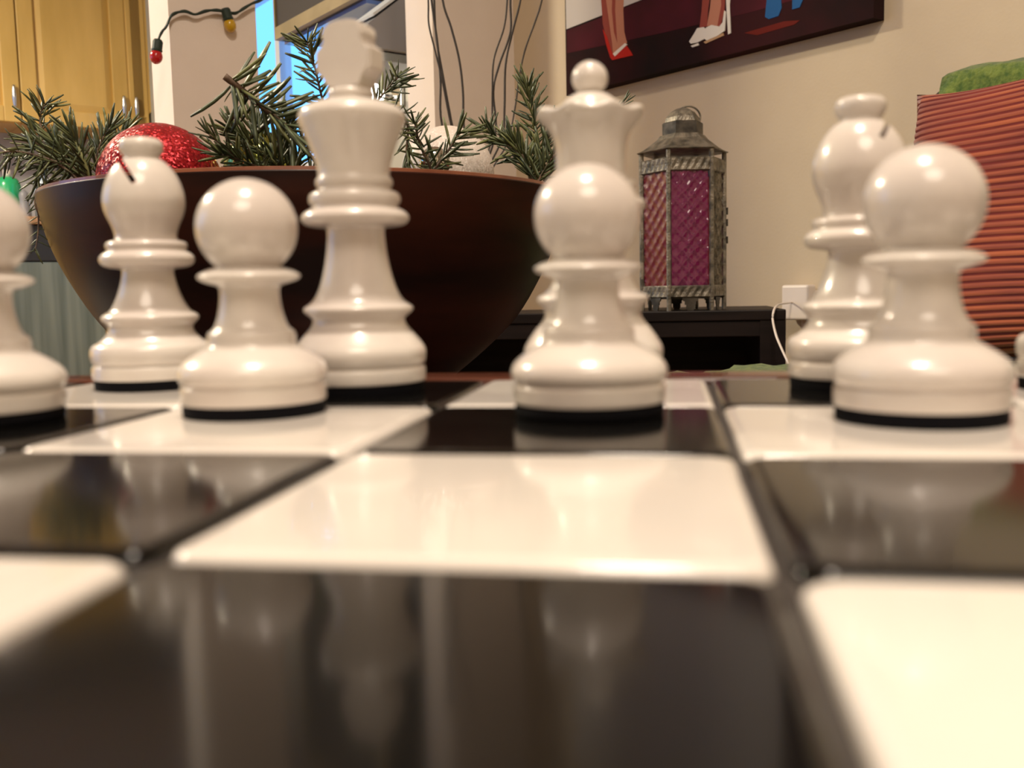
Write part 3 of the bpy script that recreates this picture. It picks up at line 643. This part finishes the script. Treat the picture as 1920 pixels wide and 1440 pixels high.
# ribbed cushion
def cushion(name, label, w, h, d, m_rib, m_gr, ribs, loc, tilt, rotz):
    t = thing(name, label, 'cushion', loc, rotz)
    bm = bmesh.new(); NX = 30; NZ = ribs*4 if ribs else 40; side = {}
    for s in (-1, 1):
        for iz in range(NZ+1):
            for ix in range(NX+1):
                x = -1+2*ix/NX; z = -1+2*iz/NZ
                pin = 1-.07*(1-x*x)**1*(abs(z)**6); pin2 = 1-.06*(1-z*z)*(abs(x)**6)
                puff = (max(0, 1-x**4)*max(0, 1-z**4))**.55
                rib = .0028*(0 if iz % 4 == 0 else (1 if iz % 4 == 2 else .8)) if ribs else .0015*math.sin(ix*5)*math.sin(iz*7)
                wav = .004*math.sin(x*5+z*2)*z
                side[(s, ix, iz)] = bm.verts.new((w/2*x*pin2, s*(d/2*puff+rib*min(1, puff*3)), h/2+h/2*z*pin+wav))
    bm.faces.ensure_lookup_table()
    for s in (-1, 1):
        for iz in range(NZ):
            for ix in range(NX):
                f = bm.faces.new((side[(s, ix, iz)], side[(s, ix+1, iz)], side[(s, ix+1, iz+1)], side[(s, ix, iz+1)]))
                f.material_index = 1 if (ribs and iz % 4 in (0, 3) and iz % 4 == 0) else 0
    bmesh.ops.remove_doubles(bm, verts=bm.verts, dist=.0004)
    o = mesh_obj('cover', bm, [m_rib, m_gr], t, True); o.rotation_euler.x = tilt
    return t
pt = on_v(1722, 182, VBK-.085); pb = on_v(1790, 684, VBK-.16)
hC = pt.z-ZS-.010; wC = .46
tl = math.atan2(.075, hC)
uc = vu(pt)[1]-wC/2+.002
loc_ = RM(VBK-.16, uc, ZS+.014)
cushion('cushion', 'orange ribbed cushion leaning on the sofa back', wC, hC/math.cos(tl), .11, M['orange_rib'], M['orange_groove'], 40, loc_, -tl, RA-PI/2)
# green cushion lying behind it over the backrest
gt = on_v(1800, 150, VBK-.02); 
gz = on_v(1850, 138, VBK-.0).z
bm = bmesh.new(); A = []; u1g = vu(on_v(1776, 160, VBK))[1]; NU = 40; NV = 24
def thr(s):  # section over the top of the backrest
    pts = [(VBK-.022, zbk-.22), (VBK-.022, zbk-.05), (VBK-.018, zbk+.008), (VBK+.03, zbk+.023), (VBK+.12, zbk+.024), (VBK+.21, zbk+.022), (VBK+.262, zbk-.02), (VBK+.262, zbk-.15)]
    f = s*(len(pts)-1); i = min(int(f), len(pts)-2); q = f-i
    return (pts[i][0]*(1-q)+pts[i+1][0]*q, pts[i][1]*(1-q)+pts[i+1][1]*q)
for i in range(NU+1):
    for j in range(NV+1):
        v, z = thr(j/NV); u = u1g-.9*i/NU
        A.append(bm.verts.new((v+.003*math.sin(i*1.1+j), u, z+.002*math.sin(i*.9)+.002*math.sin(j*1.7+i*2.3))))
for i in range(NU):
    for j in range(NV): k = i*(NV+1)+j; bm.faces.new((A[k], A[k+1], A[k+NV+2], A[k+NV+1]))
bmesh.ops.solidify(bm, geom=bm.faces[:], thickness=.012)
o = mesh_obj('throw_blanket', bm, M['green_plush'], None, True, rotz=RA); tag(o, 'green plush throw folded over the sofa backrest behind the orange cushion', 'throw')

# ================================================================== STRING LIGHTS ON THE PIER
US = U_P-.016
t = thing('string_light', 'dark green string light with a red and a yellow bulb on the pale pier', 'string light', (0, 0, 0))
cord = [(560, -45), (515, -14), (487, 0), (470, 8), (455, 18), (441, 24), (424, 22), (405, 20), (385, 20), (366, 27), (346, 22), (326, 25), (318, 35), (312, 50), (303, 60), (298, 72), (296, 82)]
mesh_obj('cable', tube(bmesh.new(), spline([on_u(x, y, US) for x, y in cord], 5), .0026, 8), M['green_cable'], t, True)
mesh_obj('cable', tube(bmesh.new(), spline([on_u(x, y, US+.003)+Vector((0, 0, .003*math.sin(k*2.1))) for k, (x, y) in enumerate(cord)], 5), .0022, 8), M['green_cable'], t, True)
def bulb(sock, tip, m):
    a, b__ = on_u(*sock, US), on_u(*tip, US); ax = (b__-a); L = ax.length; ax.normalize(); rot = ax.to_track_quat('Z', 'Y')
    s = mesh_obj('socket', lathe(bmesh.new(), [(0, -.004), (.008, -.004), (.0105, .0), (.0105, .016), (.0115, .018), (.0105, .022), (0, .022)], 20), M['green_cable'], t, False, a)
    s.rotation_mode = 'QUATERNION'; s.rotation_quaternion = rot
    mesh_obj('bulb', lathe(bmesh.new(), chaikin([(0, .018), (.008, .019), (.0125, .026), (.0135, .034), (.011, .042), (.005, .047), (0, .048)], 2), 24), m, s, True)
bulb((296, 78), (293, 106), M['bulb_red']); bulb((423, 19), (431, 46), M['bulb_yellow'])

# ================================================================== KITCHEN
UK = U_F-.33
def kv(x, y=150, u=UK): return vu(on_u(x, y, u))[0]
zk = on_u(150, 241, UK).z; ZKT = zk+.80
seams = [-420, -190, 35, 238, 440]
n_ = len(seams)-1
for k in range(n_):
    a, b__ = kv(seams[k]), kv(seams[k+1])
    b__ = min(b__, V_R-.01)
    t = thing('wall_cabinet', ['maple wall cabinet at the kitchen window end', 'maple wall cabinet with handle beside the first seam', 'maple wall cabinet with a wide panelled door above the dishwasher', 'maple wall cabinet next to the pale pier'][k], 'cabinet', (0, 0, 0), RA, 'maple wall cabinets')
    mesh_obj('carcass', bx(a+.001, b__-.001, UK+.002, U_F-.002, zk, ZKT), M['maple'], t)
    bm = bmesh.new(); g_ = .006; f = .075; a0, b0, z0, z1 = a+g_/2, b__-g_/2, zk+.004, ZKT-.004
    for q in [(a0, a0+f, z0, z1), (b0-f, b0, z0, z1), (a0+f, b0-f, z0, z0+f), (a0+f, b0-f, z1-f, z1)]: box(bm, q[0], q[1], UK-.022, UK, q[2], q[3], bev=.004)
    d = mesh_obj('door', bm, M['maple'], t)
    bm = bmesh.new(); x0, x1, y0_, y1_ = a0+f, b0-f, z0+f, z1-f; e = .035
    A = [bm.verts.new(c) for c in [(x0, UK-.006, y0_), (x1, UK-.006, y0_), (x1, UK-.006, y1_), (x0, UK-.006, y1_), (x0+e, UK-.018, y0_+e), (x1-e, UK-.018, y0_+e), (x1-e, UK-.018, y1_-e), (x0+e, UK-.018, y1_-e)]]
    for q in range(4): bm.faces.new((A[q], A[(q+1) % 4], A[4+(q+1) % 4], A[4+q]))
    bm.faces.new(A[4:])
    mesh_obj('door_panel', bm, M['maple'], d)
    hx = (b0-.028) if k in (1, 2) else (a0+.028)
    zc = on_u(235, 200, UK-.03).z
    mesh_obj('handle', lathe(bmesh.new(), chaikin([(0, -.055), (.007, -.053), (.010, -.02), (.012, 0), (.010, .02), (.007, .053), (0, .055)], 1), 14), M['nickel'], d, True, (hx, UK-.036, zc))
# base units under the worktop
UB = U_F-.60; zct = CZ+.385
def kb(x): return vu(on_u(x, 450, UB))[0]
xr = kb(189); xl = kb(-110)
o = mesh_obj('worktop', bx(V_L+.02, V_R-.02, UB-.03, U_F-.002, zct-.035, zct, bev=.004), M['counter'], rotz=RA); tag(o, 'brown speckled kitchen worktop above the dishwasher', 'worktop')
t = thing('dishwasher', 'stainless steel dishwasher with dark control strip under the worktop', 'dishwasher', (0, 0, 0), RA)
zd = on_u(110, 490, UB).z
mesh_obj('dishwasher_body', bx(xl, xr, UB+.02, U_F-.01, .0, zct-.036), M['dark'], t)
mesh_obj('control_strip', bx(xl+.004, xr-.004, UB-.004, UB+.02, zd, zct-.037, bev=.004), M['dark'], t)
mesh_obj('dishwasher_door', bx(xl+.004, xr-.004, UB-.006, UB+.02, .10, zd-.004, bev=.006), M['steel_dull'], t)
mesh_obj('kickboard', bx(xl+.004, xr-.004, UB+.05, UB+.06, .0, .10), M['dark'], t)
for (x0, x1, lb) in [(xr+.001, V_R-.03, 'maple base cabinet beside the dishwasher behind the bowl'), (V_L+.03, xl-.001, 'maple base cabinet at the far end of the kitchen run')]:
    t = thing('base_cabinet', lb, 'cabinet', (0, 0, 0), RA)
    mesh_obj('carcass', bx(x0, x1, UB+.02, U_F-.01, .1, zct-.036), M['maple'], t); mesh_obj('kickboard', bx(x0, x1, UB+.06, UB+.07, 0, .1), M['dark'], t)
    d = mesh_obj('door', bx(x0+.004, x1-.004, UB-.002, UB+.02, .11, zct-.19, bev=.004), M['maple'], t); mesh_obj('handle', bx(x0+.04, x0+.05, UB-.03, UB-.002, .5, .6, bev=.003), M['nickel'], d)
    d = mesh_obj('drawer', bx(x0+.004, x1-.004, UB-.002, UB+.02, zct-.184, zct-.04, bev=.004), M['maple'], t); mesh_obj('handle', bx((x0+x1)/2-.05, (x0+x1)/2+.05, UB-.03, UB-.002, zct-.12, zct-.11, bev=.003), M['nickel'], d)
o = mesh_obj('backsplash', bx(V_L+.02, V_R-.02, U_F-.012, U_F-.0005, zct, zk), M['backsplash'], rotz=RA); struct(o); o.name = 'trim_1'
def on_counter(name, label, cat, px, u, prof, m, cap=None, capm=None):
    p = on_u(px, 400, u); t = thing(name, label, cat, (p.x, p.y, zct))
    mesh_obj('body', lathe(bmesh.new(), chaikin(prof, 1), 28), m, t, True)
    if cap: mesh_obj('cap', lathe(bmesh.new(), cap, 20), capm, t, True)
on_counter('soap_bottle', 'green soap bottle on the kitchen worktop', 'bottle', 18, UB+.2, [(0, 0), (.055, 0), (.06, .02), (.06, .15), (.05, .19), (.02, .205), (0, .205)], M['green_bottle'], [(0, .2), (.018, .2), (.018, .235), (0, .235)], M['white_plastic'])
on_counter('canister', 'pale blue canister on the worktop at the bowl edge', 'canister', 84, UB+.15, [(0, 0), (.04, 0), (.042, .02), (.042, .17), (.036, .19), (0, .19)], M['blue_white'], [(0, .188), (.012, .188), (.014, .205), (0, .21)], M['blue_white'])
on_counter('pepper_mill', 'small dark jar on the worktop beside the soap bottle', 'jar', 47, UB+.12, [(0, 0), (.028, 0), (.03, .03), (.02, .08), (.024, .12), (0, .14)], M['ceramic'])
# things on the kitchen's right wall, seen through the opening
VC = V_R-.30
A0 = vu(on_v(515, 82, VC)); A1 = vu(on_v(640, 2, VC)); zc0 = (A0[2]+A1[2])/2
t = thing('hanging_cabinet', 'wooden hanging cabinet with dark door seen through the opening', 'cabinet', (0, 0, 0), RA)
uA, uB_ = U_P+T_P+.35, A0[1]
LC = uB_-(vu(on_v(668, 60, V_R-.3))[1]-.01)
mesh_obj('carcass', bx(VC+.02, V_R-.002, uB_-LC, uB_, zc0, zc0+.75), M['dark'], t)  # shade on the cabinet's underside is put into this dark colour
bm = bmesh.new(); f = .038
for q in [(uB_-LC, uB_-LC+f, zc0, zc0+.75), (uB_-f*.25, uB_, zc0, zc0+.75), (uB_-LC+f, uB_-f*.25, zc0, zc0+f), (uB_-LC+f, uB_-f*.25, zc0+.75-f, zc0+.75)]: box(bm, VC, VC+.02, *q)
d = mesh_obj('door_frame', bm, M['tan_wood'], t)
mesh_obj('door_panel', bx(VC+.008, VC+.014, uB_-LC+f, uB_-f*.25, zc0+f, zc0+.75-f), M['branch'], d)
mesh_obj('lit_underside_strip', bx(VC+.03, VC+.10, uB_-LC, uB_-.01, zc0-.012, zc0-.0005), M['blue_lit_underside'], t)  # added strip, coloured as the underside catching blue window light
# range hood
Hc = vu(on_v(700, 90, V_R-.22)); 
t = thing('range_hood', 'pale metal range hood with dark filter beside the hanging cabinet', 'hood', (0, 0, 0), RA)
h0, h1 = U_P+T_P+.06, vu(on_v(668, 60, V_R-.3))[1]-.02
zh = Hc[2]-.05
mesh_obj('hood_body', prism(bmesh.new(), [(V_R-.002, zh), (V_R-.34, zh), (V_R-.34, zh+.06), (V_R-.16, zh+.20), (V_R-.002, zh+.20)], h0, h1), M['ceramic'], t)
mesh_obj('hood_lip', bx(V_R-.350, V_R-.341, h0, h1, zh+.004, zh+.056, bev=.003), M['steel'], t)
mesh_obj('hood_window', prism(bmesh.new(), [(V_R-.322, zh+.082), (V_R-.325, zh+.088), (V_R-.215, zh+.172), (V_R-.212, zh+.166)], h0+.10, h1-.12), M['window_frame'], t)
mesh_obj('filter', bx(V_R-.32, V_R-.02, h0+.02, h1-.02, zh-.004, zh-.0005), M['dark'], t)
# globe lamp
Lp = on_v(699, 178, V_R-.10)
t = thing('wall_lamp', 'small bright globe lamp on the kitchen wall', 'lamp', (0, 0, 0), RA)
lv = vu(Lp)
mesh_obj('lamp_plate', bx(V_R-.015, V_R-.001, lv[1]-.03, lv[1]+.03, lv[2]-.03, lv[2]+.03, bev=.003), M['nickel'], t)
mesh_obj('lamp_arm', tube(bmesh.new(), [Vector((V_R-.012, lv[1], lv[2])), Vector((V_R-.07, lv[1], lv[2]))], .008, 8), M['nickel'], t, True)
mesh_obj('lamp_globe', lathe(bmesh.new(), [(0 if k in (0, 16) else .036*math.sin(PI*k/16), -.036*math.cos(PI*k/16)) for k in range(17)], 24), M['lamp_glow'], t, True, (V_R-.10, lv[1], lv[2]))
